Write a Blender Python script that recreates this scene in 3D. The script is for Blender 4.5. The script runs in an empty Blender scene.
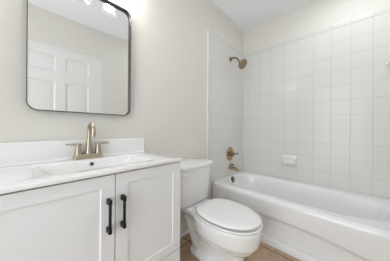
import bpy, bmesh, math, random
from mathutils import Vector, Matrix

C = bpy.context.scene.collection
S = bpy.context.scene
random.seed(4)

# ------------------------------------------------------------------ camera
CAM_Z = 1.02
cam_d = bpy.data.cameras.new('camera')
cam_d.sensor_width = 36.0
cam_d.lens = 163.3 / 390.0 * 36.0
cam_d.shift_y = -2.0 / 390.0
cam_d.clip_start = 0.02
cam = bpy.data.objects.new('camera', cam_d)
C.objects.link(cam)
cam.location = (0, 0, CAM_Z)
cam.rotation_euler = (Matrix.Rotation(-math.atan2(163.3, 156.0), 3, 'Z') @ Matrix.Rotation(math.pi / 2, 3, 'X') @ Matrix.Rotation(0.0075, 3, 'Z')).to_euler()
S.camera = cam

# ------------------------------------------------------------------ world, light, exposure
W = bpy.data.worlds.new('world')
S.world = W
W.use_nodes = True
W.node_tree.nodes['Background'].inputs[0].default_value = (1.0, 0.99, 0.97, 1)
W.node_tree.nodes['Background'].inputs[1].default_value = 0.3
BULB = 21.5
PANEL_FILL = 3.1  # strength of the added ceiling fill
HALL_FILL = 10.0
hl = bpy.data.lights.new('hall_fill_light', 'AREA')  # added fill light outside the doorway, never in view
hl.shape = 'RECTANGLE'
hl.size, hl.size_y = 1.0, 2.2
hl.energy = HALL_FILL
hl.color = (0.88, 0.955, 1.04)
hlo = bpy.data.objects.new('hall_fill_light', hl)
C.objects.link(hlo)
hlo.location = (-1.35, 0.20, 1.15)
hlo.rotation_euler = (math.pi / 2, 0, -math.pi / 2)      # shines towards +x through the doorway
S.view_settings.view_transform = 'Standard'
S.view_settings.look = 'None'
S.view_settings.gamma = 1.0
S.view_settings.use_curve_mapping = False
S.view_settings.exposure = 1.44
S.cycles.max_bounces = 16
S.cycles.diffuse_bounces = 10
S.cycles.glossy_bounces = 6
S.cycles.transparent_max_bounces = 12

# ------------------------------------------------------------------ materials
def mat(name, col, rough=0.5, metal=0.0, coat=0.0, spec=0.5):
    m = bpy.data.materials.new(name)
    m.use_nodes = True
    p = m.node_tree.nodes['Principled BSDF']
    p.inputs['Base Color'].default_value = (*col, 1)
    p.inputs['Roughness'].default_value = rough
    p.inputs['Metallic'].default_value = metal
    p.inputs['Specular IOR Level'].default_value = spec
    p.inputs['Coat Weight'].default_value = coat
    p.inputs['Coat Roughness'].default_value = 0.08
    return m

def noise_bump(m, scale, strength, dist=0.002, detail=3.0):
    nt = m.node_tree
    tc = nt.nodes.new('ShaderNodeTexCoord')
    n = nt.nodes.new('ShaderNodeTexNoise')
    n.inputs['Scale'].default_value = scale
    n.inputs['Detail'].default_value = detail
    b = nt.nodes.new('ShaderNodeBump')
    b.inputs['Strength'].default_value = strength
    b.inputs['Distance'].default_value = dist
    nt.links.new(tc.outputs['Object'], n.inputs['Vector'])
    nt.links.new(n.outputs['Fac'], b.inputs['Height'])
    nt.links.new(b.outputs['Normal'], nt.nodes['Principled BSDF'].inputs['Normal'])
    return m

def mottle(m, c0, c1, scale, detail=4.0):
    nt = m.node_tree
    tc = nt.nodes.new('ShaderNodeTexCoord')
    n = nt.nodes.new('ShaderNodeTexNoise')
    n.inputs['Scale'].default_value = scale
    n.inputs['Detail'].default_value = detail
    r = nt.nodes.new('ShaderNodeValToRGB')
    r.color_ramp.elements[0].position = 0.3
    r.color_ramp.elements[0].color = (*c0, 1)
    r.color_ramp.elements[1].position = 0.7
    r.color_ramp.elements[1].color = (*c1, 1)
    nt.links.new(tc.outputs['Object'], n.inputs['Vector'])
    nt.links.new(n.outputs['Fac'], r.inputs['Fac'])
    nt.links.new(r.outputs['Color'], nt.nodes['Principled BSDF'].inputs['Base Color'])
    return m

def tile_mat(name, ax, offs, size, grout_w, c_tile, c_grout, rough, bump=0.5, mottled=None):
    """square tiles on the plane spanned by axes ax, in object (= world) coordinates"""
    m = mat(name, c_tile, rough, spec=0.25)
    nt = m.node_tree
    N, L = nt.nodes.new, nt.links.new
    p = nt.nodes['Principled BSDF']
    tc = N('ShaderNodeTexCoord')
    sep = N('ShaderNodeSeparateXYZ')
    L(tc.outputs['Object'], sep.inputs[0])
    def mth(op, a, b=None):
        n = N('ShaderNodeMath'); n.operation = op
        for i, v in enumerate((a, b)):
            if v is None: continue
            if isinstance(v, (int, float)): n.inputs[i].default_value = v
            else: L(v, n.inputs[i])
        return n.outputs[0]
    ds, cells = [], []
    for a, o in zip(ax, offs):
        t = mth('DIVIDE', mth('SUBTRACT', sep.outputs['XYZ'.index(a)], o), size)
        cells.append(mth('FLOOR', t))
        f = mth('SUBTRACT', t, mth('FLOOR', t))
        ds.append(mth('MULTIPLY', mth('MINIMUM', f, mth('SUBTRACT', 1.0, f)), size))
    d = mth('MINIMUM', ds[0], ds[1])
    mr = N('ShaderNodeMapRange')
    mr.interpolation_type = 'SMOOTHSTEP'
    mr.inputs['From Min'].default_value = grout_w * 0.5
    mr.inputs['From Max'].default_value = grout_w * 0.5 + 0.0025
    L(d, mr.inputs['Value'])
    comb = N('ShaderNodeCombineXYZ')
    L(cells[0], comb.inputs[0]); L(cells[1], comb.inputs[1])
    wn = N('ShaderNodeTexWhiteNoise'); wn.noise_dimensions = '3D'
    L(comb.outputs[0], wn.inputs['Vector'])
    mix = N('ShaderNodeMix'); mix.data_type = 'RGBA'
    L(mr.outputs[0], mix.inputs['Factor'])
    mix.inputs['A'].default_value = (*c_grout, 1)
    mix.inputs['B'].default_value = (*c_tile, 1)
    if mottled:
        n1 = N('ShaderNodeTexNoise'); n1.inputs['Scale'].default_value = 9.0; n1.inputs['Detail'].default_value = 7.0
        n1.inputs['Roughness'].default_value = 0.65
        off = N('ShaderNodeVectorMath'); off.operation = 'MULTIPLY_ADD'
        L(wn.outputs['Color'], off.inputs[0]); off.inputs[1].default_value = (9, 9, 9)
        L(tc.outputs['Object'], off.inputs[2])
        L(off.outputs[0], n1.inputs['Vector'])
        r = N('ShaderNodeValToRGB')
        r.color_ramp.elements[0].position = 0.32; r.color_ramp.elements[0].color = (*mottled[0], 1)
        r.color_ramp.elements[1].position = 0.68; r.color_ramp.elements[1].color = (*mottled[1], 1)
        L(n1.outputs['Fac'], r.inputs['Fac'])
        L(r.outputs['Color'], mix.inputs['B'])
    L(mix.outputs['Result'], p.inputs['Base Color'])
    rr = N('ShaderNodeMapRange')
    rr.inputs['To Min'].default_value = 0.85; rr.inputs['To Max'].default_value = rough
    L(mr.outputs[0], rr.inputs['Value'])
    L(rr.outputs[0], p.inputs['Roughness'])
    b = N('ShaderNodeBump'); b.inputs['Strength'].default_value = bump; b.inputs['Distance'].default_value = 0.0015
    n2 = N('ShaderNodeTexNoise'); n2.inputs['Scale'].default_value = 14.0; n2.inputs['Detail'].default_value = 1.0
    L(tc.outputs['Object'], n2.inputs['Vector'])
    h = mth('ADD', mr.outputs[0], mth('MULTIPLY', n2.outputs['Fac'], 0.10))
    L(h, b.inputs['Height'])
    L(b.outputs['Normal'], p.inputs['Normal'])
    return m

TS = 0.1525                         # wall tile pitch
M = {}
M['wall'] = noise_bump(mat('wall_paint', (0.735, 0.718, 0.675), 0.6), 130.0, 0.35, 0.002, 2.0)
M['ceiling'] = noise_bump(mat('ceiling_paint', (0.90, 0.918, 0.955), 0.8), 90.0, 0.5, 0.003, 3.0)
M['trim'] = mat('trim_paint', (0.80, 0.80, 0.80), 0.35)
M['door'] = mat('door_paint', (0.80, 0.80, 0.80), 0.4)
M['tile_back'] = tile_mat('white_tile_faucet_wall', 'XZ', (2.26, CAM_Z), TS, 0.0022, (0.735, 0.725, 0.70), (0.60, 0.592, 0.57), 0.1)
M['tile_right'] = tile_mat('white_tile_long_wall', 'YZ', (0.615, CAM_Z), TS, 0.0022, (0.735, 0.725, 0.70), (0.60, 0.592, 0.57), 0.15)
M['bullnose_y'] = tile_mat('white_tile_cap_long', 'YZ', (0.615, 5.0 * 1.0), TS, 0.0022, (0.735, 0.725, 0.70), (0.60, 0.592, 0.57), 0.15)
M['bullnose_x'] = tile_mat('white_tile_cap_faucet', 'XZ', (2.26, 5.0), TS, 0.0022, (0.735, 0.725, 0.70), (0.60, 0.592, 0.57), 0.15)
M['tile_plain'] = mat('white_tile_edge', (0.735, 0.725, 0.70), 0.15)
M['caulk'] = mat('white_caulk', (0.88, 0.88, 0.87), 0.4)
M['floor'] = tile_mat('tan_stone_tile', 'XY', (1.03, 1.05), 0.41, 0.006, (0.40, 0.28, 0.18), (0.17, 0.115, 0.08), 0.45, 0.4,
                      ((0.37, 0.265, 0.175), (0.60, 0.45, 0.31)))
M['cabinet'] = mat('white_cabinet_paint', (0.80, 0.81, 0.83), 0.35)
M['shadow_gap'] = mat('dark_reveal', (0.10, 0.10, 0.10), 0.7)
M['counter'] = mat('white_cultured_marble', (0.86, 0.86, 0.86), 0.12, coat=0.3)
M['black'] = mat('matte_black_metal', (0.012, 0.012, 0.013), 0.42, 0.4)
M['nickel'] = noise_bump(mat('champagne_nickel', (0.50, 0.425, 0.335), 0.28, 1.0), 300, 0.05)
M['bronze'] = mat('brushed_bronze', (0.46, 0.345, 0.215), 0.2, 1.0)
M['dark_bronze'] = mat('aged_bronze', (0.20, 0.155, 0.11), 0.38, 1.0)
M['chrome'] = mat('chrome', (0.75, 0.75, 0.76), 0.12, 1.0)
M['dark'] = mat('dark_hole', (0.02, 0.02, 0.02), 0.6)
M['frame'] = mat('gunmetal_frame', (0.10, 0.10, 0.10), 0.35, 0.9)
M['mirror'] = mat('mirror_silver', (0.93, 0.94, 0.94), 0.0, 1.0)
M['porcelain'] = mat('white_porcelain', (0.88, 0.885, 0.89), 0.10, coat=0.3)
M['seat'] = mat('white_plastic', (0.88, 0.885, 0.885), 0.2)
M['tub'] = mat('white_enamel', (0.86, 0.865, 0.875), 0.12, coat=0.3)
M['ceramic'] = mat('white_ceramic', (0.80, 0.80, 0.79), 0.12)
M['grey_plastic'] = mat('grey_braid', (0.35, 0.35, 0.36), 0.45, 0.3)
M['nozzle'] = mottle(mat('nozzle_rubber', (0.2, 0.16, 0.12), 0.5), (0.13, 0.10, 0.075), (0.36, 0.28, 0.2), 160.0, 1.0)

def bulb_mat(name, col, strength):
    m = bpy.data.materials.new(name); m.use_nodes = True
    nt = m.node_tree; nt.nodes.clear()
    e = nt.nodes.new('ShaderNodeEmission'); o = nt.nodes.new('ShaderNodeOutputMaterial')
    e.inputs[0].default_value = (*col, 1); e.inputs[1].default_value = strength
    nt.links.new(e.outputs[0], o.inputs[0])
    return m
M['bulb'] = bulb_mat('lit_bulb', (1.0, 0.985, 0.955), BULB)
M['fill_glow'] = bulb_mat('fill_panel_glow', (0.94, 0.98, 1.02), PANEL_FILL)  # emission for the added ceiling fill panel

def shade_mat():
    m = bpy.data.materials.new('clear_seeded_glass'); m.use_nodes = True
    nt = m.node_tree; nt.nodes.clear()
    t = nt.nodes.new('ShaderNodeBsdfTransparent'); t.inputs[0].default_value = (0.97, 0.97, 0.97, 1)
    g = nt.nodes.new('ShaderNodeBsdfGlossy'); g.inputs['Roughness'].default_value = 0.08
    d = nt.nodes.new('ShaderNodeBsdfTranslucent'); d.inputs[0].default_value = (0.95, 0.95, 0.95, 1)
    lw = nt.nodes.new('ShaderNodeLayerWeight'); lw.inputs[0].default_value = 0.12
    mx = nt.nodes.new('ShaderNodeMixShader'); m2 = nt.nodes.new('ShaderNodeMixShader'); o = nt.nodes.new('ShaderNodeOutputMaterial')
    m2.inputs[0].default_value = 0.08
    nt.links.new(t.outputs[0], m2.inputs[1]); nt.links.new(d.outputs[0], m2.inputs[2])
    nt.links.new(lw.outputs['Facing'], mx.inputs[0]); nt.links.new(m2.outputs[0], mx.inputs[1]); nt.links.new(g.outputs[0], mx.inputs[2])
    nt.links.new(mx.outputs[0], o.inputs[0])
    return m
M['shade'] = shade_mat()

# ------------------------------------------------------------------ geometry helpers
def obj(name, bm, m, parent=None, smooth=False, bevel=0.0, segs=2, subsurf=0):
    me = bpy.data.meshes.new(name)
    bmesh.ops.recalc_face_normals(bm, faces=bm.faces)
    bm.to_mesh(me); bm.free()
    o = bpy.data.objects.new(name, me)
    C.objects.link(o)
    me.materials.append(M[m] if isinstance(m, str) else m)
    if smooth:
        for f in me.polygons: f.use_smooth = True
        if smooth is not True:
            me.set_sharp_from_angle(angle=math.radians(smooth))
    if bevel:
        b = o.modifiers.new('bevel', 'BEVEL'); b.width = bevel; b.segments = segs
        b.limit_method = 'ANGLE'; b.angle_limit = math.radians(40); b.harden_normals = False
        for f in me.polygons: f.use_smooth = True
        me.set_sharp_from_angle(angle=math.radians(50))
    if subsurf:
        s = o.modifiers.new('subsurf', 'SUBSURF'); s.levels = subsurf; s.render_levels = subsurf
    if parent is not None:
        o.parent = parent
        loc = Vector((0, 0, 0)); q = parent
        while q is not None:
            loc += q.location; q = q.parent
        o.location = -loc
    return o

def thing(name, loc, label, cat, group=None):
    o = bpy.data.objects.new(name, None)
    o.empty_display_size = 0.05
    C.objects.link(o)
    o.location = loc
    o['label'] = label; o['category'] = cat
    if group: o['group'] = group
    return o

def tag(o, label, cat):
    o['label'] = label; o['category'] = cat
    return o

def struct(o, label=None, cat=None):
    o['kind'] = 'structure'
    if label: o['label'] = label
    if cat: o['category'] = cat
    return o

def BM(): return bmesh.new()

def box(bm, x0, x1, y0, y1, z0, z1):
    vs = [bm.verts.new((x, y, z)) for x in (x0, x1) for y in (y0, y1) for z in (z0, z1)]
    for q in ((0, 1, 3, 2), (4, 6, 7, 5), (0, 4, 5, 1), (2, 3, 7, 6), (0, 2, 6, 4), (1, 5, 7, 3)):
        bm.faces.new([vs[i] for i in q])
    return bm

def loft(bm, rings, cap0=True, cap1=True, closed=True):
    vr = [[bm.verts.new(p) for p in r] for r in rings]
    n = len(vr[0])
    for a, b in zip(vr[:-1], vr[1:]):
        for i in range(n if closed else n - 1):
            j = (i + 1) % n
            bm.faces.new((a[i], a[j], b[j], b[i]))
    if cap0: bm.faces.new(vr[0][::-1])
    if cap1: bm.faces.new(vr[-1])
    return vr

def frame_axes(d):
    d = Vector(d).normalized()
    up = Vector((0, 0, 1)) if abs(d.z) < 0.95 else Vector((1, 0, 0))
    a = d.cross(up).normalized()
    return a, d.cross(a).normalized(), d

def lathe(bm, prof, origin, axis=(0, 0, 1), n=40, cap0=True, cap1=True):
    """prof: (radius, distance along axis)"""
    a, b, d = frame_axes(axis); o = Vector(origin)
    rings = [[o + d * h + (a * math.cos(2 * math.pi * i / n) + b * math.sin(2 * math.pi * i / n)) * max(r, 1e-5)
              for i in range(n)] for r, h in prof]
    return loft(bm, rings, cap0, cap1)

def tube(bm, pts, rad, n=16, caps=True):
    pts = [Vector(p) for p in pts]
    rads = rad if isinstance(rad, (list, tuple)) else [rad] * len(pts)
    rings = []; pa = None
    for i, p in enumerate(pts):
        d = (pts[min(i + 1, len(pts) - 1)] - pts[max(i - 1, 0)]).normalized()
        if pa is None: a = frame_axes(d)[0]
        else: a = (pa - d * pa.dot(d)).normalized()
        pa = a; b = d.cross(a)
        rings.append([p + (a * math.cos(2 * math.pi * k / n) + b * math.sin(2 * math.pi * k / n)) * rads[i] for k in range(n)])
    return loft(bm, rings, caps, caps)

def smooth_path(pts, sub=8):
    """Catmull-Rom"""
    P = [Vector(p) for p in pts]; P = [P[0] * 2 - P[1]] + P + [P[-1] * 2 - P[-2]]
    out = []
    for i in range(1, len(P) - 2):
        for s in range(sub):
            t = s / sub; a, b, c, d = P[i - 1:i + 3]
            out.append(0.5 * ((2 * b) + (c - a) * t + (2 * a - 5 * b + 4 * c - d) * t * t + (3 * b - a - 3 * c + d) * t ** 3))
    out.append(P[-2])
    return out

def rrect(cx, cy, hx, hy, r, z, k=6, n=2.0):
    """rounded rectangle in the xy plane, 4*(k+1) points"""
    out = []
    for q, (sx, sy) in enumerate(((1, 1), (-1, 1), (-1, -1), (1, -1))):
        for i in range(k + 1):
            a = math.pi / 2 * (q + i / k)
            out.append(Vector((cx + sx * (hx - r) + r * math.cos(a), cy + sy * (hy - r) + r * math.sin(a), z)))
    return out

def panel_face(bm, T, w, h, rects, rings):
    """front face (0..w, 0..h) with a recess profile in every rect; T maps (u, v, depth) to space.
    rings: list of (inset, depth), last one is filled"""
    us = sorted({0, w, *[r[0] for r in rects], *[r[1] for r in rects]})
    vs = sorted({0, h, *[r[2] for r in rects], *[r[3] for r in rects]})
    for i in range(len(us) - 1):
        for j in range(len(vs) - 1):
            cu, cv = (us[i] + us[i + 1]) / 2, (vs[j] + vs[j + 1]) / 2
            if any(r[0] < cu < r[1] and r[2] < cv < r[3] for r in rects): continue
            bm.faces.new([bm.verts.new(T(u, v, 0)) for u, v in ((us[i], vs[j]), (us[i + 1], vs[j]), (us[i + 1], vs[j + 1]), (us[i], vs[j + 1]))])
    for r in rects:
        loops = []
        for ins, dep in [(0, 0)] + rings:
            loops.append([T(u, v, dep) for u, v in ((r[0] + ins, r[2] + ins), (r[1] - ins, r[2] + ins), (r[1] - ins, r[3] - ins), (r[0] + ins, r[3] - ins))])
        loft(bm, loops, cap0=False, cap1=True)
    bmesh.ops.remove_doubles(bm, verts=bm.verts, dist=1e-5)

# ------------------------------------------------------------------ room
YB, XR, YF, XL, ZC = 1.166, 2.26, -0.45, -0.62, 2.48
struct(obj('floor', box(BM(), XL - 0.9, XR + 0.12, YF - 0.12, YB + 0.12, -0.08, 0), 'floor'), 'tan stone floor tiles with dark grout', 'floor')
struct(obj('ceiling', box(BM(), XL - 0.9, XR + 0.12, YF - 0.12, YB + 0.12, ZC, ZC + 0.1), 'ceiling'), 'pale grey textured ceiling', 'ceiling')
wall_back = struct(obj('wall_back', box(BM(), XL - 0.9, XR + 0.12, YB, YB + 0.12, 0, ZC), 'wall'), 'warm off white wall behind the vanity and toilet', 'wall')
wall_right = struct(obj('wall_right', box(BM(), XR, XR + 0.12, YF - 0.12, YB, 0, ZC), 'wall'), 'off white wall along the bathtub, tiled below', 'wall')
# opposite wall with a door opening, seen in the mirror
DX0, DX1, DZ = -0.149, 0.802, 2.045
bm = BM()
box(bm, XL - 0.9, DX0 - 0.02, YF - 0.12, YF, 0, ZC)
box(bm, DX1 + 0.02, XR, YF - 0.12, YF, 0, ZC)
box(bm, DX0 - 0.02, DX1 + 0.02, YF - 0.12, YF, DZ + 0.02, ZC)
struct(obj('wall_front', bm, 'wall'), 'off white wall with the panelled door, seen in the mirror', 'wall')
# left wall, its unseen doorway to the hall added to let in fill light
bm = BM()
box(bm, XL - 0.12, XL, 0.78, YB, 0, ZC)
box(bm, XL - 0.12, XL, YF, -0.30, 0, ZC)
box(bm, XL - 0.12, XL, -0.30, 0.78, 2.30, ZC)
struct(obj('wall_left', bm, 'wall'), 'off white wall with a doorway added for fill light beside the camera', 'wall')
struct(obj('wall_hall', box(BM(), XL - 0.9, XL - 0.82, YF, YB, 0, ZC), 'wall'), 'off white hall wall beyond the doorway', 'wall')

# tile surround: proud of the wall, with a bullnose cap row; the right wall's tiles
ZT0, ZT1 = 0.40, CAM_Z + 7 * TS - 0.008
TH = 0.008
XT0 = 1.414
obj('tile_field', box(BM(), XT0 + 0.05, XR, YB - TH, YB, ZT0, ZT1), 'tile_back', wall_back)
obj('tile_cap', box(BM(), XT0 + 0.05, XR, YB - TH, YB, ZT1 + 0.0025, ZT1 + 0.052), 'bullnose_x', wall_back, bevel=0.004)
obj('tile_edge', box(BM(), XT0 + 0.006, XT0 + 0.048, YB - TH, YB, 0.0, ZT1 + 0.052), 'tile_plain', wall_back, bevel=0.004)
obj('tile_field', box(BM(), XR - TH, XR, YF, YB - TH, ZT0, ZT1), 'tile_right', wall_right)
obj('tile_cap', box(BM(), XR - TH, XR, YF, YB - TH, ZT1 + 0.0025, ZT1 + 0.052), 'bullnose_y', wall_right, bevel=0.004)
struct(obj('trim_1', box(BM(), XT0 - 0.006, XT0 + 0.006, YB - 0.012, YB, 0.0, ZT1 + 0.048), 'caulk', bevel=0.003), 'white vertical strip along the edge of the tiles', 'trim')

# baseboards (profiled)
def baseboard(name, p0, p1, inward, label, h=0.085):
    prof = [(0, 0), (0.013, 0), (0.013, h * 0.68), (0.010, h * 0.76), (0.010, h * 0.86), (0.004, h), (0, h)]
    bm = BM(); n = Vector(inward)
    loft(bm, [[Vector(p) + n * a + Vector((0, 0, b)) for a, b in prof] for p in (p0, p1)])
    # shoe moulding
    q = [(0.013, 0)] + [(0.013 + 0.012 * math.cos(t * math.pi / 10), 0.016 * math.sin(t * math.pi / 10)) for t in range(6)]
    loft(bm, [[Vector(p) + n * a + Vector((0, 0, b)) for a, b in q] for p in (p0, p1)])
    return struct(obj(name, bm, 'trim', smooth=30), label, 'baseboard')
baseboard('baseboard_back', (0.64, YB, 0), (XT0 - 0.007, YB, 0), (0, -1, 0), 'white baseboard behind the toilet')
# door in the opposite wall
def make_door():
    w, h = DX1 - DX0, DZ
    bm = BM()
    st, mu = 0.160, 0.103
    pw = (w - 2 * st - mu) / 2
    cols = ((st, st + pw), (st + pw + mu, w - st))
    rows = ((0.22, 0.80), (0.99, 1.605), (1.735, 1.932))
    T = lambda u, v, d: Vector((DX1 - u, YF - 0.002 + d, v + 0.005))
    panel_face(bm, T, w, h - 0.01, [(a, b, c, d) for a, b in cols for c, d in rows],
               [(0.004, -0.004), (0.014, -0.011), (0.024, -0.011), (0.048, -0.003), (0.052, -0.0025)])
    box(bm, DX0, DX1, YF - 0.038, YF - 0.016, 0.005, h - 0.005)
    d = struct(obj('door_1', bm, 'door', smooth=25), 'white six panel door reflected in the mirror', 'door')
    bm = BM()
    for x0, x1, z0, z1 in ((DX0 - 0.020, DX0 - 0.0003, 0, DZ + 0.018), (DX1 + 0.0003, DX1 + 0.020, 0, DZ + 0.018), (DX0 - 0.0003, DX1 + 0.0003, DZ - 0.004, DZ + 0.018)):
        box(bm, x0, x1, YF - 0.10, YF - 0.0005, z0, z1)
    obj('door_frame', bm, 'trim', d)
    bm = BM()
    lathe(bm, [(0.032, 0), (0.032, 0.006), (0.012, 0.012), (0.012, 0.032), (0.026, 0.04), (0.03, 0.055), (0.024, 0.066), (0.0, 0.07)], (DX0 + 0.065, YF - 0.002, 0.93), (0, 1, 0), 24)
    obj('door_knob', bm, 'nickel', d, smooth=40)
make_door()

# ------------------------------------------------------------------ bathtub
TX0, ZR = 1.505, 0.402
tub = thing('bathtub', (1.88, 0.40, 0), 'long white alcove bathtub with a recessed apron along the tiled wall', 'bathtub')
def super_ring(cx, cy, hx, hy, n, z, N=128):
    out = []
    for i in range(N):
        a = 2 * math.pi * (i + 0.5) / N
        c, s = math.cos(a), math.sin(a)
        out.append(Vector((cx + hx * math.copysign(abs(c) ** (2 / n), c), cy + hy * math.copysign(abs(s) ** (2 / n), s), z)))
    return out
def rect_ring(x0, x1, y0, y1, z, N=128):
    cx, cy, hx, hy = (x0 + x1) / 2, (y0 + y1) / 2, (x1 - x0) / 2, (y1 - y0) / 2
    out = []
    for p in super_ring(0, 0, 1, 1, 3.2, 0, N):
        k = max(abs(p.x), abs(p.y))
        out.append(Vector((cx + hx * p.x / k, cy + hy * p.y / k, z)))
    return out
bx1, by0, by1 = XR - TH - 0.001, YF + 0.002, YB - TH - 0.001
rings = [rect_ring(TX0, bx1, by0, by1, ZR - 0.05),
         rect_ring(TX0, bx1, by0, by1, ZR - 0.034),
         rect_ring(TX0 + 0.003, bx1, by0, by1, ZR - 0.020),
         rect_ring(TX0 + 0.010, bx1, by0, by1, ZR - 0.009),
         rect_ring(TX0 + 0.021, bx1, by0, by1, ZR - 0.002),
         rect_ring(TX0 + 0.036, bx1, by0, by1, ZR)]
cx, hx, cy, hy = 1.8835, 0.283, 0.450, 0.677
for dx, dy, z, n, sy in ((0.010, 0.010, 0.0, 3.2, 0), (0, 0, -0.003, 3.2, 0), (-0.010, -0.010, -0.012, 3.2, 0), (-0.018, -0.020, -0.03, 3.2, 0),
                    (-0.030, -0.045, -0.10, 3.2, 0.006), (-0.045, -0.085, -0.20, 3.2, 0.02), (-0.065, -0.13, -0.28, 3.1, 0.035),
                    (-0.095, -0.17, -0.32, 3.0, 0.04), (-0.15, -0.24, -0.338, 2.8, 0.04), (-0.22, -0.40, -0.343, 2.6, 0.04)):
    rings.append(super_ring(cx, cy + sy, hx + dx, hy + dy, n, ZR + z))
bm = BM(); loft(bm, rings, cap0=False, cap1=True)
obj('basin', bm, 'tub', tub, smooth=60)
# apron: arched overhang above a recessed lower panel
def apron():
    bm = BM(); secs = []
    N = 48
    for i in range(N + 1):
        y = by0 + (by1 - by0) * i / N
        za = 0.240 - 0.19 * (y - 0.42) ** 2
        secs.append([Vector((x, y, z)) for x, z in ((TX0 + 0.05, ZR - 0.04), (TX0, ZR - 0.04), (TX0 + 0.001, za + 0.02), (TX0 + 0.002, za + 0.006), (TX0 + 0.005, za + 0.001),
                                                    (TX0 + 0.024, za - 0.020), (TX0 + 0.028, za - 0.028), (TX0 + 0.029, za - 0.04), (TX0 + 0.029, 0.0), (TX0 + 0.05, 0.0))])
    loft(bm, secs)
    return bm
obj('apron', apron(), 'tub', tub, smooth=50)
bm = BM()
ov = Vector((1.872, 1.107, 0.362)); ovn = Vector((0, -1, 0.22)).normalized()
lathe(bm, [(0.036, -0.012), (0.039, -0.004), (0.039, 0.004), (0.034, 0.008), (0.012, 0.009), (0.010, 0.007), (0.0, 0.007)], ov, ovn, 36)
obj('overflow_plate', bm, 'dark_bronze', tub, smooth=40)
# baseboard along the tub foot
prof = [(0, 0), (0.040, 0), (0.040, 0.012), (0.034, 0.040), (0.026, 0.054), (0.012, 0.060), (0, 0.060)]
bm = BM()
loft(bm, [[Vector((TX0 + 0.029 - 0.006 - a + 0.004, y, b)) for a, b in prof] for y in (YF, YB - 0.03)])
struct(obj('trim_2', bm, 'trim', smooth=40), 'white moulding along the foot of the bathtub', 'trim')

# ------------------------------------------------------------------ toilet
TXC = 1.055
toilet = thing('toilet', (TXC, 0.75, 0), 'white two piece toilet with its lid closed between vanity and bathtub', 'toilet')
def P(X, d, z): return Vector((TXC + X, YB - d, z))
def egg(d0, d1, hw, z, dmid=None, nf=2.0, nb=2.6, N=64):
    """plan outline: back at d0, front at d1"""
    dm = dmid if dmid is not None else d0 + (d1 - d0) * 0.46
    out = []
    for i in range(N):
        a = 2 * math.pi * i / N
        c, s = math.cos(a), math.sin(a)
        n = nf if c >= 0 else nb
        L = (d1 - dm) if c >= 0 else (dm - d0)
        out.append(P(hw * math.copysign(abs(s) ** (2 / n), s), dm + L * math.copysign(abs(c) ** (2 / n), c), z))
    return out
bm = BM()
loft(bm, [egg(0.175, 0.640, 0.118, 0.0, 0.30, 2.0, 3), egg(0.175, 0.640, 0.118, 0.022, 0.30, 2.0, 3), egg(0.182, 0.634, 0.111, 0.032, 0.30, 2.0, 3),
          egg(0.20, 0.628, 0.080, 0.046, 0.38, 2.2, 3), egg(0.21, 0.630, 0.082, 0.10, 0.42, 2.3, 3), egg(0.22, 0.640, 0.095, 0.145, 0.43, 2.3, 2.6),
          egg(0.22, 0.700, 0.136, 0.192, 0.44, 2.2, 2.4), egg(0.22, 0.735, 0.169, 0.245, 0.46, 2.1, 2.4), egg(0.215, 0.745, 0.179, 0.292, 0.465, 2.0, 2.4),
          egg(0.20, 0.748, 0.184, 0.330, 0.47, 2.0, 2.4), egg(0.19, 0.748, 0.185, 0.351, 0.47, 2.0, 2.4), egg(0.20, 0.738, 0.175, 0.357, 0.47, 2.0, 2.4),
          egg(0.395, 0.668, 0.118, 0.357, 0.53, 2.0, 2.2), egg(0.402, 0.660, 0.110, 0.345, 0.53, 2.0, 2.2), egg(0.42, 0.640, 0.092, 0.27, 0.53, 2.0, 2.2), egg(0.45, 0.590, 0.06, 0.20, 0.52, 2.0, 2.0), egg(0.48, 0.56, 0.03, 0.18, 0.52, 2.0, 2.0)])
# deck under the tank
loft(bm, [[P(x, d, z) for x, d in ((-a, 0.04), (-a, b), (-0.16, c), (0.16, c), (a, b), (a, 0.04))] for z, a, b, c in
          ((0.28, 0.085, 0.15, 0.30), (0.318, 0.125, 0.22, 0.34), (0.335, 0.135, 0.23, 0.36), (0.361, 0.135, 0.23, 0.36))])
# trapway bulges on both flanks
for s in (-1, 1):
    tube(bm, smooth_path([P(s * 0.03, 0.12, 0.31), P(s * 0.060, 0.17, 0.26), P(s * 0.070, 0.215, 0.20), P(s * 0.062, 0.23, 0.13), P(s * 0.050, 0.26, 0.07), P(s * 0.04, 0.34, 0.05)], 6), 0.046, 16)
    tube(bm, smooth_path([P(s * 0.045, 0.28, 0.08), P(s * 0.060, 0.33, 0.155), P(s * 0.062, 0.40, 0.17), P(s * 0.05, 0.47, 0.14)], 6), 0.042, 14)
bowl = obj('bowl', bm, 'porcelain', toilet, smooth=True)
r = bowl.modifiers.new('remesh', 'REMESH'); r.mode = 'VOXEL'; r.voxel_size = 0.006; r.use_smooth_shade = True
sm = bowl.modifiers.new('smooth', 'SMOOTH'); sm.factor = 0.5; sm.iterations = 8
def slab(outlines):
    bm = BM(); loft(bm, outlines); return bm
sk = dict(dmid=0.49, nf=2.05, nb=2.7)
so = [egg(0.283, 0.750, 0.187, 0.3675, **sk), egg(0.280, 0.753, 0.190, 0.370, **sk), egg(0.280, 0.753, 0.190, 0.3765, **sk), egg(0.284, 0.749, 0.186, 0.3790, **sk)]
si = [egg(0.325, 0.715, 0.160, 0.372, **sk), egg(0.375, 0.675, 0.122, 0.367, **sk), egg(0.378, 0.672, 0.119, 0.3665, **sk), egg(0.330, 0.710, 0.155, 0.3665, **sk)]
bm = BM(); loft(bm, so + si + so[:1], cap0=False, cap1=False); bmesh.ops.remove_doubles(bm, verts=bm.verts, dist=1e-6)
obj('seat', bm, 'seat', toilet, smooth=40)
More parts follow.
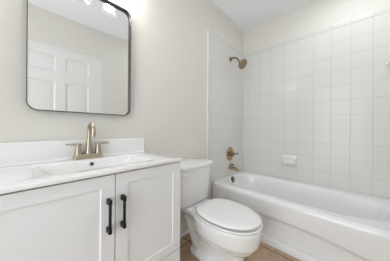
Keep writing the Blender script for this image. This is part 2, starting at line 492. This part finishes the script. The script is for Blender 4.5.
obj('lid', slab([egg(0.275, 0.740, 0.184, 0.3910, **sk), egg(0.272, 0.743, 0.187, 0.3930, **sk), egg(0.272, 0.743, 0.187, 0.4000, **sk), egg(0.278, 0.735, 0.180, 0.4055, **sk),
                 egg(0.30, 0.70, 0.155, 0.409, **sk), egg(0.36, 0.62, 0.09, 0.411, **sk)]), 'seat', toilet, smooth=40)
for s in (-1, 1):
    bm = BM(); tube(bm, [P(s * 0.05, 0.262, 0.378), P(s * 0.095, 0.262, 0.378)], 0.011, 16); box(bm, TXC + s * 0.0725 - 0.018, TXC + s * 0.0725 + 0.018, YB - 0.285, YB - 0.245, 0.357, 0.372)
    obj('hinge', bm, 'seat', toilet, bevel=0.003)
    bm = BM(); lathe(bm, [(0.017, 0), (0.017, 0.012), (0.014, 0.024), (0.006, 0.030), (0.0, 0.031)], P(s * 0.098, 0.285, 0.030), (0, 0, 1), 24)
    obj('bolt_cap', bm, 'seat', toilet, smooth=50)
def tank_ring(hw, d0, d1, z, bow, r=0.035, k=6):
    out = []
    pts = rrect(0, (d0 + d1) / 2, hw, (d1 - d0) / 2, r, 0, k)
    fine = []
    for i, (a, b) in enumerate(zip(pts, pts[1:] + pts[:1])):       # subdivide the straight runs so that the front can bow
        m = 8 if i % (k + 1) == k else 1
        fine += [a.lerp(b, t / m) for t in range(m)]
    for p in fine:
        f = max(0.0, (p.y - d0) / (d1 - d0))
        out.append(P(p.x - 0.015, p.y + bow * f * (1 - (p.x / hw) ** 2), z))
    return out
bm = BM()
loft(bm, [tank_ring(0.155, 0.05, 0.165, 0.362, 0.014), tank_ring(0.172, 0.040, 0.182, 0.369, 0.018), tank_ring(0.180, 0.034, 0.190, 0.392, 0.020), tank_ring(0.191, 0.024, 0.200, 0.55, 0.024),
          tank_ring(0.199, 0.018, 0.208, 0.684, 0.026)])
obj('tank', bm, 'porcelain', toilet, smooth=50)
bm = BM()
loft(bm, [tank_ring(0.203, 0.014, 0.212, 0.6845, 0.026), tank_ring(0.212, 0.008, 0.224, 0.688, 0.028), tank_ring(0.215, 0.006, 0.227, 0.698, 0.028), tank_ring(0.214, 0.007, 0.226, 0.708, 0.028), tank_ring(0.206, 0.014, 0.216, 0.7175, 0.028), tank_ring(0.195, 0.03, 0.195, 0.7215, 0.026)])
obj('tank_lid', bm, 'porcelain', toilet, smooth=60)
bm = BM()
lathe(bm, [(0.013, -0.012), (0.013, 0.006), (0.010, 0.009), (0.0, 0.009)], P(-0.198, 0.220, 0.655), (0, -1, 0), 24)
tube(bm, smooth_path([P(-0.208, 0.232, 0.656), P(-0.185, 0.236, 0.655), P(-0.165, 0.240, 0.652), P(-0.155, 0.242, 0.650)], 5), [0.0095] * 5 + [0.0085] * 11, 14)
obj('flush_lever', bm, 'seat', toilet, smooth=50)

# water shut-off valve and braided hose behind the toilet
valve = thing('shutoff_valve', (0.90, YB, 0.15), 'small metal water valve low on the wall behind the toilet', 'valve')
bm = BM(); lathe(bm, [(0.03, 0), (0.03, 0.003), (0.012, 0.010), (0.0, 0.010)], (0.90, YB, 0.17), (0, -1, 0), 28)
obj('escutcheon', bm, 'chrome', valve, smooth=40)
bm = BM(); tube(bm, [(0.90, YB - 0.008, 0.17), (0.90, YB - 0.075, 0.17)], 0.009, 16); tube(bm, [(0.90, YB - 0.06, 0.165), (0.90, YB - 0.06, 0.20)], 0.009, 16)
obj('valve_body', bm, 'chrome', valve, smooth=40)
bm = BM(); lathe(bm, [(0.016, 0), (0.019, 0.003), (0.019, 0.011), (0.014, 0.014), (0.0, 0.014)], (0.90, YB - 0.075, 0.17), (0, -1, 0), 12)
obj('valve_handle', bm, 'grey_plastic', valve, smooth=30)
bm = BM(); tube(bm, smooth_path([(0.90, YB - 0.06, 0.198), (0.897, YB - 0.062, 0.25), (0.892, YB - 0.08, 0.31), (0.900, YB - 0.085, 0.352)], 6), 0.0055, 12)
obj('supply_hose', bm, 'grey_plastic', valve, smooth=True)

# ------------------------------------------------------------------ vanity
VX0, VX1, VYF, VZ = -0.125, 0.660, 0.730, 0.842
VC = 0.2625
SPLIT = 0.2780
vanity = thing('vanity_cabinet', ((VX0 + VX1) / 2, 0.94, 0), 'white shaker vanity cabinet with two doors under the sink top', 'cabinet')
bm = BM()
cx0, cx1, yf = VX0 + 0.004, VX1 - 0.004, VYF + 0.034
box(bm, cx0, cx0 + 0.016, yf, YB - 0.001, 0, VZ - 0.0165)
box(bm, cx1 - 0.016, cx1, yf, YB - 0.001, 0, VZ - 0.0165)
box(bm, cx0 + 0.016, cx1 - 0.016, yf, yf + 0.016, 0.09, VZ - 0.0165)
box(bm, cx0 + 0.016, cx1 - 0.016, yf + 0.05, yf + 0.066, 0.0, 0.09)
box(bm, cx0 + 0.016, cx1 - 0.016, YB - 0.018, YB - 0.002, 0, VZ - 0.0165)
obj('body', bm, 'cabinet', vanity)
DF, DTOP, DBOT = VYF + 0.015, 0.817, 0.301
def shaker(name, x0, x1, z0, z1, st, rail):
    bm = BM(); w, h = x1 - x0, z1 - z0
    T = lambda u, v, d: Vector((x0 + u, DF - d, z0 + v))
    panel_face(bm, T, w, h, [(st, w - st, rail, h - rail)], [(0.0012, -0.006)])
    b2 = [T(u, v, -0.0185) for u, v in ((0, 0), (w, 0), (w, h), (0, h))]
    f2 = [T(u, v, 0) for u, v in ((0, 0), (w, 0), (w, h), (0, h))]
    loft(bm, [f2, b2], cap0=False, cap1=True)
    bmesh.ops.remove_doubles(bm, verts=bm.verts, dist=1e-5)
    return obj(name, bm, 'cabinet', vanity, bevel=0.0012, segs=2)
for x0, x1, hxp in ((cx0, SPLIT - 0.002, SPLIT - 0.030), (SPLIT + 0.002, cx1, SPLIT + 0.029)):
    d = shaker('door', x0, x1, DBOT, DTOP, 0.055, 0.050)
    bm = BM()
    za, zb = 0.579, 0.722
    box(bm, hxp - 0.0050, hxp + 0.0050, DF - 0.032, DF - 0.021, za + 0.004, zb - 0.004)
    for z, sg in ((za, 1), (zb, -1)):      # flared square feet
        lo, hi = (z, z + 0.024 * sg)
        loft(bm, [[Vector((hxp + sx * hw, y, zc + sz * hz)) for sx, sz in ((-1, -1), (1, -1), (1, 1), (-1, 1))] for y, hw, hz, zc in
                  ((DF, 0.0075, 0.0115, (lo + hi) / 2), (DF - 0.012, 0.0065, 0.0108, (lo + hi) / 2), (DF - 0.034, 0.0065, 0.0108, (lo + hi) / 2))])
    obj('door_handle', bm, 'black', d, bevel=0.0018, segs=2)
shaker('base_panel', cx0, cx1, 0.095, DBOT - 0.0045, 0.055, 0.052)

# sink top with integral basin and backsplash
top = thing('bathroom_sink', ((VX0 + VX1) / 2, 0.94, VZ - 0.016), 'glossy white vanity top with an integral rectangular sink', 'sink')
bm = BM()
ocx, ocy, ohx, ohy = (VX0 + VX1) / 2, (VYF + YB - 0.001) / 2, (VX1 - VX0) / 2, (YB - 0.001 - VYF) / 2
bcx, bcy, bhx, bhy = VC - 0.005, 0.928, 0.2365, 0.119
R = [rrect(ocx, ocy, ohx - 0.02, ohy - 0.02, 0.01, VZ - 0.016), rrect(ocx, ocy, ohx - 0.002, ohy - 0.001, 0.01, VZ - 0.016), rrect(ocx, ocy, ohx, ohy, 0.01, VZ - 0.013), rrect(ocx, ocy, ohx, ohy, 0.01, VZ - 0.005),
     rrect(ocx, ocy, ohx - 0.0015, ohy - 0.001, 0.01, VZ - 0.0015), rrect(ocx, ocy, ohx - 0.005, ohy - 0.003, 0.01, VZ),
     rrect(bcx, bcy, bhx + 0.003, bhy + 0.003, 0.022, VZ), rrect(bcx, bcy, bhx, bhy, 0.020, VZ - 0.0012), rrect(bcx, bcy, bhx - 0.003, bhy - 0.002, 0.019, VZ - 0.004)]
n0 = len(R)
for t in (0.25, 0.5, 0.75, 0.93):
    R.append(rrect(bcx, bcy - 0.002 * t, bhx - 0.003 - 0.120 * t, bhy - 0.002 - 0.026 * t, 0.019 + 0.012 * t, VZ - 0.004 - 0.105 * t))
R.append(rrect(bcx, bcy - 0.003, bhx - 0.138, bhy - 0.042, 0.025, VZ - 0.109))
R.append(rrect(bcx, bcy - 0.007, 0.03, 0.03, 0.028, VZ - 0.112))
loft(bm, R, cap0=False, cap1=True)
obj('counter', bm, 'counter', top, smooth=35)
BSX = 0.639
bm = BM(); box(bm, VX0, BSX, YB - 0.021, YB - 0.001, VZ - 0.001, VZ + 0.106)
bs = obj('backsplash', bm, 'counter', top, bevel=0.003)
bm = BM(); loft(bm, [[Vector((x, YB - 0.0205 - a, VZ + b)) for a, b in ((0, -0.001), (0.010, -0.0006), (0.006, 0.0016), (0.003, 0.005), (0.001, 0.0095), (0, 0.014))] for x in (VX0, BSX - 0.004)])
obj('cove', bm, 'counter', bs, smooth=60)
bm = BM()
on = Vector((0, -0.96, 0.26)).normalized(); oc = Vector((0.260, 1.0388, 0.8185))
lathe(bm, [(0.0085, 0.002), (0.0085, 0.0045), (0.0105, 0.005), (0.0125, 0.003), (0.0130, -0.002)], oc, on, 28, cap0=False, cap1=False)
ovr = obj('overflow_ring', bm, 'chrome', top, smooth=50)
bm = BM(); lathe(bm, [(0.0088, 0.0), (0.0088, 0.003), (0.0, 0.003)], oc, on, 24)
obj('overflow_hole', bm, 'dark', ovr)
bm = BM(); lathe(bm, [(0.024, 0), (0.024, 0.002), (0.018, 0.003), (0.016, 0.0015), (0.014, 0.006), (0.0, 0.008)], (bcx, bcy - 0.007, VZ - 0.1125), (0, 0, 1), 32)
obj('drain', bm, 'nickel', top, smooth=40)

# faucet
FX, FY = 0.2645, 1.1120
fau = thing('sink_faucet', (FX, FY, VZ), 'champagne bronze gooseneck faucet with two lever handles on the sink top', 'faucet')
bm = BM()
loft(bm, [rrect(FX - 0.004, FY, 0.0745, 0.0235, 0.010, VZ + 0.0002), rrect(FX - 0.004, FY, 0.0745, 0.0235, 0.010, VZ + 0.003), rrect(FX - 0.004, FY, 0.067, 0.020, 0.009, VZ + 0.022), rrect(FX - 0.004, FY, 0.064, 0.018, 0.008, VZ + 0.026), rrect(FX - 0.004, FY, 0.05, 0.012, 0.006, VZ + 0.0275)])
obj('base', bm, 'nickel', fau, smooth=35)
bm = BM()
lathe(bm, [(0.020, 0.024), (0.019, 0.032), (0.0155, 0.075), (0.0135, 0.10), (0.0118, 0.108)], (FX, FY, VZ), (0, 0, 1), 32)
pts = [(FX, FY, VZ + 0.10), (FX, FY, VZ + 0.13), (FX, FY, VZ + 0.155)]
ra = 0.043
for i in range(1, 17):
    a = math.pi * i / 16
    pts.append((FX, FY - ra + ra * math.cos(a), VZ + 0.155 + ra * math.sin(a)))
pts += [(FX, FY - 2 * ra, VZ + 0.143), (FX, FY - 2 * ra, VZ + 0.140), (FX, FY - 2 * ra, VZ + 0.128)]
tube(bm, pts, [0.0112] * (len(pts) - 3) + [0.0112, 0.0122, 0.0122], 24)
obj('spout', bm, 'nickel', fau, smooth=50)
for s in (-1, 1):
    hxp = FX - 0.002 + s * 0.0508
    bm = BM()
    lathe(bm, [(0.0195, 0.022), (0.0185, 0.03), (0.0135, 0.064), (0.0125, 0.070), (0.0130, 0.072), (0.0130, 0.079), (0.011, 0.083), (0.0, 0.084)], (hxp, FY, VZ), (0, 0, 1), 28)
    hd = obj('handle', bm, 'nickel', fau, smooth=40)
    bm = BM()
    tube(bm, [(hxp - s * 0.018, FY, VZ + 0.0835), (hxp, FY, VZ + 0.0835), (hxp + s * 0.056, FY - 0.004, VZ + 0.0855)], [0.0055, 0.006, 0.0048], 14)
    obj('lever', bm, 'nickel', hd, smooth=50)

# ------------------------------------------------------------------ mirror and vanity light
MX0, MX1, MZ0, MZ1, MR = 0.006, 0.520, 1.106, 1.838, 0.045
MYF, MYG = 1.128, 1.148
mir = thing('wall_mirror', ((MX0 + MX1) / 2, YB, MZ0), 'rounded rectangular mirror in a thin dark metal frame above the sink', 'mirror')
def mring(ins, y):
    pts = rrect((MX0 + MX1) / 2, (MZ0 + MZ1) / 2, (MX1 - MX0) / 2 - ins, (MZ1 - MZ0) / 2 - ins, MR - ins, 0, 10)
    return [Vector((p.x, y, p.y)) for p in pts]
bm = BM()
loft(bm, [mring(0, YB - 0.001), mring(0, MYF + 0.001), mring(0.001, MYF), mring(0.0028, MYF), mring(0.0035, MYF + 0.001), mring(0.0035, MYG + 0.001)], cap0=True, cap1=False)
obj('frame', bm, 'frame', mir, smooth=35)
bm = BM(); loft(bm, [mring(0.0035, MYG + 0.004), mring(0.0035, MYG)])
obj('glass', bm, 'mirror', mir)

LZ = 1.885
vl = thing('vanity_light', (VC, YB, LZ + 0.16), 'three bulb vanity light with clear glass bell shades above the mirror', 'light')
bm = BM(); box(bm, VC - 0.235, VC + 0.235, YB - 0.025, YB, LZ + 0.15, LZ + 0.235)
obj('back_plate', bm, 'nickel', vl, bevel=0.008)
LY = 0.98
for k in (-1, 0, 1):
    lx = VC + k * 0.178
    bm = BM()
    tube(bm, smooth_path([(lx, YB - 0.02, LZ + 0.19), (lx, LY + 0.05, LZ + 0.197), (lx, LY + 0.008, LZ + 0.18), (lx, LY, LZ + 0.14)], 6), 0.008, 14)
    obj('arm', bm, 'nickel', vl, smooth=50)
    bm = BM(); lathe(bm, [(0.014, 0.15), (0.024, 0.14), (0.026, 0.125), (0.02, 0.105), (0.0, 0.105)], (lx, LY, LZ), (0, 0, 1), 28)
    obj('socket', bm, 'nickel', vl, smooth=40)
    bm = BM(); lathe(bm, [(0.0275, 0.13), (0.031, 0.11), (0.036, 0.08), (0.041, 0.045), (0.047, 0.015), (0.053, 0.0), (0.0515, 0.0), (0.0455, 0.016), (0.0395, 0.045), (0.0345, 0.08), (0.0295, 0.11), (0.026, 0.13)], (lx, LY, LZ), (0, 0, 1), 36, False, False)
    obj('lamp_shade', bm, 'shade', vl, smooth=40)
    bm = BM(); lathe(bm, [(0.0, 0.03), (0.012, 0.032), (0.022, 0.040), (0.0275, 0.055), (0.026, 0.07), (0.018, 0.085), (0.013, 0.104)], (lx, LY, LZ), (0, 0, 1), 24)
    obj('bulb', bm, 'bulb', vl, smooth=True)

PX, PY, PH = 1.74, -0.05, 0.22  # unseen panel added to brighten the room from above
cl = thing('ceiling_fill_panel', (PX, PY, ZC), 'square fill light panel added on the ceiling, out of view', 'light')
bm = BM()
loft(bm, [rrect(PX, PY, PH, PH, 0.02, ZC), rrect(PX, PY, PH, PH, 0.02, ZC - 0.030), rrect(PX, PY, PH - 0.015, PH - 0.015, 0.01, ZC - 0.030), rrect(PX, PY, PH - 0.015, PH - 0.015, 0.01, ZC - 0.016)])
obj('rim', bm, 'trim', cl, smooth=30)
bm = BM()
loft(bm, [rrect(PX, PY, PH - 0.016, PH - 0.016, 0.01, ZC - 0.018), rrect(PX, PY, PH - 0.016, PH - 0.016, 0.01, ZC - 0.027)])
obj('fill_face', bm, 'fill_glow', cl)

# ------------------------------------------------------------------ shower and tub fittings
SX, YT = 1.880, YB - TH
sh = thing('wall_shower', (SX, YT, 1.94), 'bronze shower head on a curved arm high on the tiled wall', 'shower head')
bm = BM(); lathe(bm, [(0.030, 0), (0.030, 0.004), (0.020, 0.012), (0.012, 0.016), (0.0, 0.016)], (SX, YT, 1.94), (0, -1, 0), 32)
obj('flange', bm, 'dark_bronze', sh, smooth=40)
hc = Vector((SX, 0.985, 1.832)); hn = Vector((-0.10, -0.78, -0.62)).normalized()
bm = BM(); tube(bm, smooth_path([(SX, YT - 0.01, 1.94), (SX, YT - 0.05, 1.943), (SX, YT - 0.095, 1.925), hc - hn * 0.052], 6), 0.0105, 16)
obj('arm', bm, 'dark_bronze', sh, smooth=50)
bm = BM(); lathe(bm, [(0.010, -0.062), (0.016, -0.056), (0.019, -0.046), (0.017, -0.038), (0.022, -0.030), (0.045, -0.018), (0.061, -0.006), (0.064, 0.002), (0.064, 0.012), (0.060, 0.016), (0.056, 0.016)], hc, hn, 40, True, False)
hd = obj('head', bm, 'bronze', sh, smooth=40)
bm = BM(); lathe(bm, [(0.0565, 0.013), (0.056, 0.0155), (0.045, 0.017), (0.0, 0.018)], hc, hn, 40)
obj('spray_face', bm, 'nozzle', hd, smooth=40)

tv = thing('shower_valve', (SX, YT, 0.69), 'round bronze shower valve with a lever above the tub spout', 'shower valve')
bm = BM(); lathe(bm, [(0.088, 0), (0.088, 0.004), (0.084, 0.009), (0.060, 0.013), (0.034, 0.015), (0.032, 0.03), (0.0, 0.03)], (SX, YT, 0.69), (0, -1, 0), 48)
obj('escutcheon', bm, 'bronze', tv, smooth=35)
bm = BM()
lathe(bm, [(0.026, 0.028), (0.027, 0.034), (0.024, 0.058), (0.018, 0.066), (0.0, 0.067)], (SX, YT, 0.69), (0, -1, 0), 32)
obj('hub', bm, 'dark_bronze', tv, smooth=40)
bm = BM(); tube(bm, [(SX + 0.01, YT - 0.05, 0.69), (SX + 0.065, YT - 0.056, 0.688), (SX + 0.108, YT - 0.064, 0.686)], [0.012, 0.0105, 0.012], 16)
obj('lever', bm, 'bronze', tv, smooth=50)

ts = thing('tub_spout', (SX, YT, 0.51), 'bronze tub spout with diverter above the overflow plate', 'tub spout')
bm = BM()
def sp(y, hw, z0, z1): return [Vector((p.x, y, p.y)) for p in rrect(SX, (z0 + z1) / 2, hw, (z1 - z0) / 2, min(hw, (z1 - z0) / 2) * 0.85, 0, 5)]
loft(bm, [sp(YT, 0.028, 0.4840, 0.5380), sp(YT - 0.008, 0.028, 0.4840, 0.5380), sp(YT - 0.012, 0.022, 0.4900, 0.5320), sp(YT - 0.06, 0.021, 0.4870, 0.5270), sp(YT - 0.095, 0.022, 0.4800, 0.5250), sp(YT - 0.118, 0.023, 0.4740, 0.5230), sp(YT - 0.126, 0.018, 0.4790, 0.5170)])
obj('body', bm, 'bronze', ts, smooth=45)
bm = BM(); tube(bm, [(SX, YT - 0.045, 0.5280), (SX, YT - 0.045, 0.5500)], 0.005, 12); tube(bm, [(SX, YT - 0.012, 0.5560), (SX, YT - 0.062, 0.5500)], [0.008, 0.0095], 14)
obj('diverter', bm, 'dark_bronze', ts, smooth=50)

# soap dish on the long wall
sd = thing('soap_dish', (XR - TH, 0.54, 0.60), 'white ceramic soap dish set into the long tiled wall', 'soap dish')
bm = BM()
xw = XR - TH
def sdr(pr, y0, y1, z0, z1, r): return [Vector((xw - pr, p.x, p.y)) for p in rrect((y0 + y1) / 2, (z0 + z1) / 2, (y1 - y0) / 2, (z1 - z0) / 2, r, 0, 5)]
loft(bm, [sdr(0, 0.462, 0.616, 0.572, 0.702, 0.010), sdr(0.013, 0.462, 0.616, 0.572, 0.702, 0.010), sdr(0.018, 0.468, 0.610, 0.578, 0.696, 0.012)])
obj('back_plate', bm, 'ceramic', sd, smooth=40)
bm = BM()
def tray(z, pr, ins): return [Vector((xw - 0.006 - max(0, pr * q), 0.54 + v, z)) for v, q in
        [(-0.072 + ins, 0), (-0.072 + ins, 0.55)] + [((0.072 - ins) * math.sin(a), 0.55 + 0.45 * math.cos(a)) for a in [(-math.pi / 2 + math.pi * i / 14) for i in range(1, 14)]] + [(0.072 - ins, 0.55), (0.072 - ins, 0)]]
loft(bm, [tray(0.590, 0.045, 0.010), tray(0.598, 0.076, 0.003), tray(0.608, 0.090, 0.0), tray(0.646, 0.095, 0.0), tray(0.652, 0.092, 0.003), tray(0.649, 0.084, 0.009), tray(0.630, 0.076, 0.012), tray(0.624, 0.06, 0.02)])
obj('tray', bm, 'ceramic', sd, smooth=50)

# little hook near the far end of the long wall
hk = thing('wall_hook', (xw, -0.24, 1.60), 'small chrome and white hook high on the long tiled wall', 'hook')
bm = BM(); lathe(bm, [(0.020, 0), (0.020, 0.004), (0.014, 0.010), (0.0, 0.011)], (xw, -0.24, 1.61), (-1, 0, 0), 28)
obj('base', bm, 'ceramic', hk, smooth=40)
bm = BM(); tube(bm, smooth_path([(xw - 0.008, -0.24, 1.606), (xw - 0.020, -0.24, 1.600), (xw - 0.030, -0.24, 1.596), (xw - 0.037, -0.24, 1.608)], 5), 0.0055, 12)
obj('peg', bm, 'chrome', hk, smooth=50)
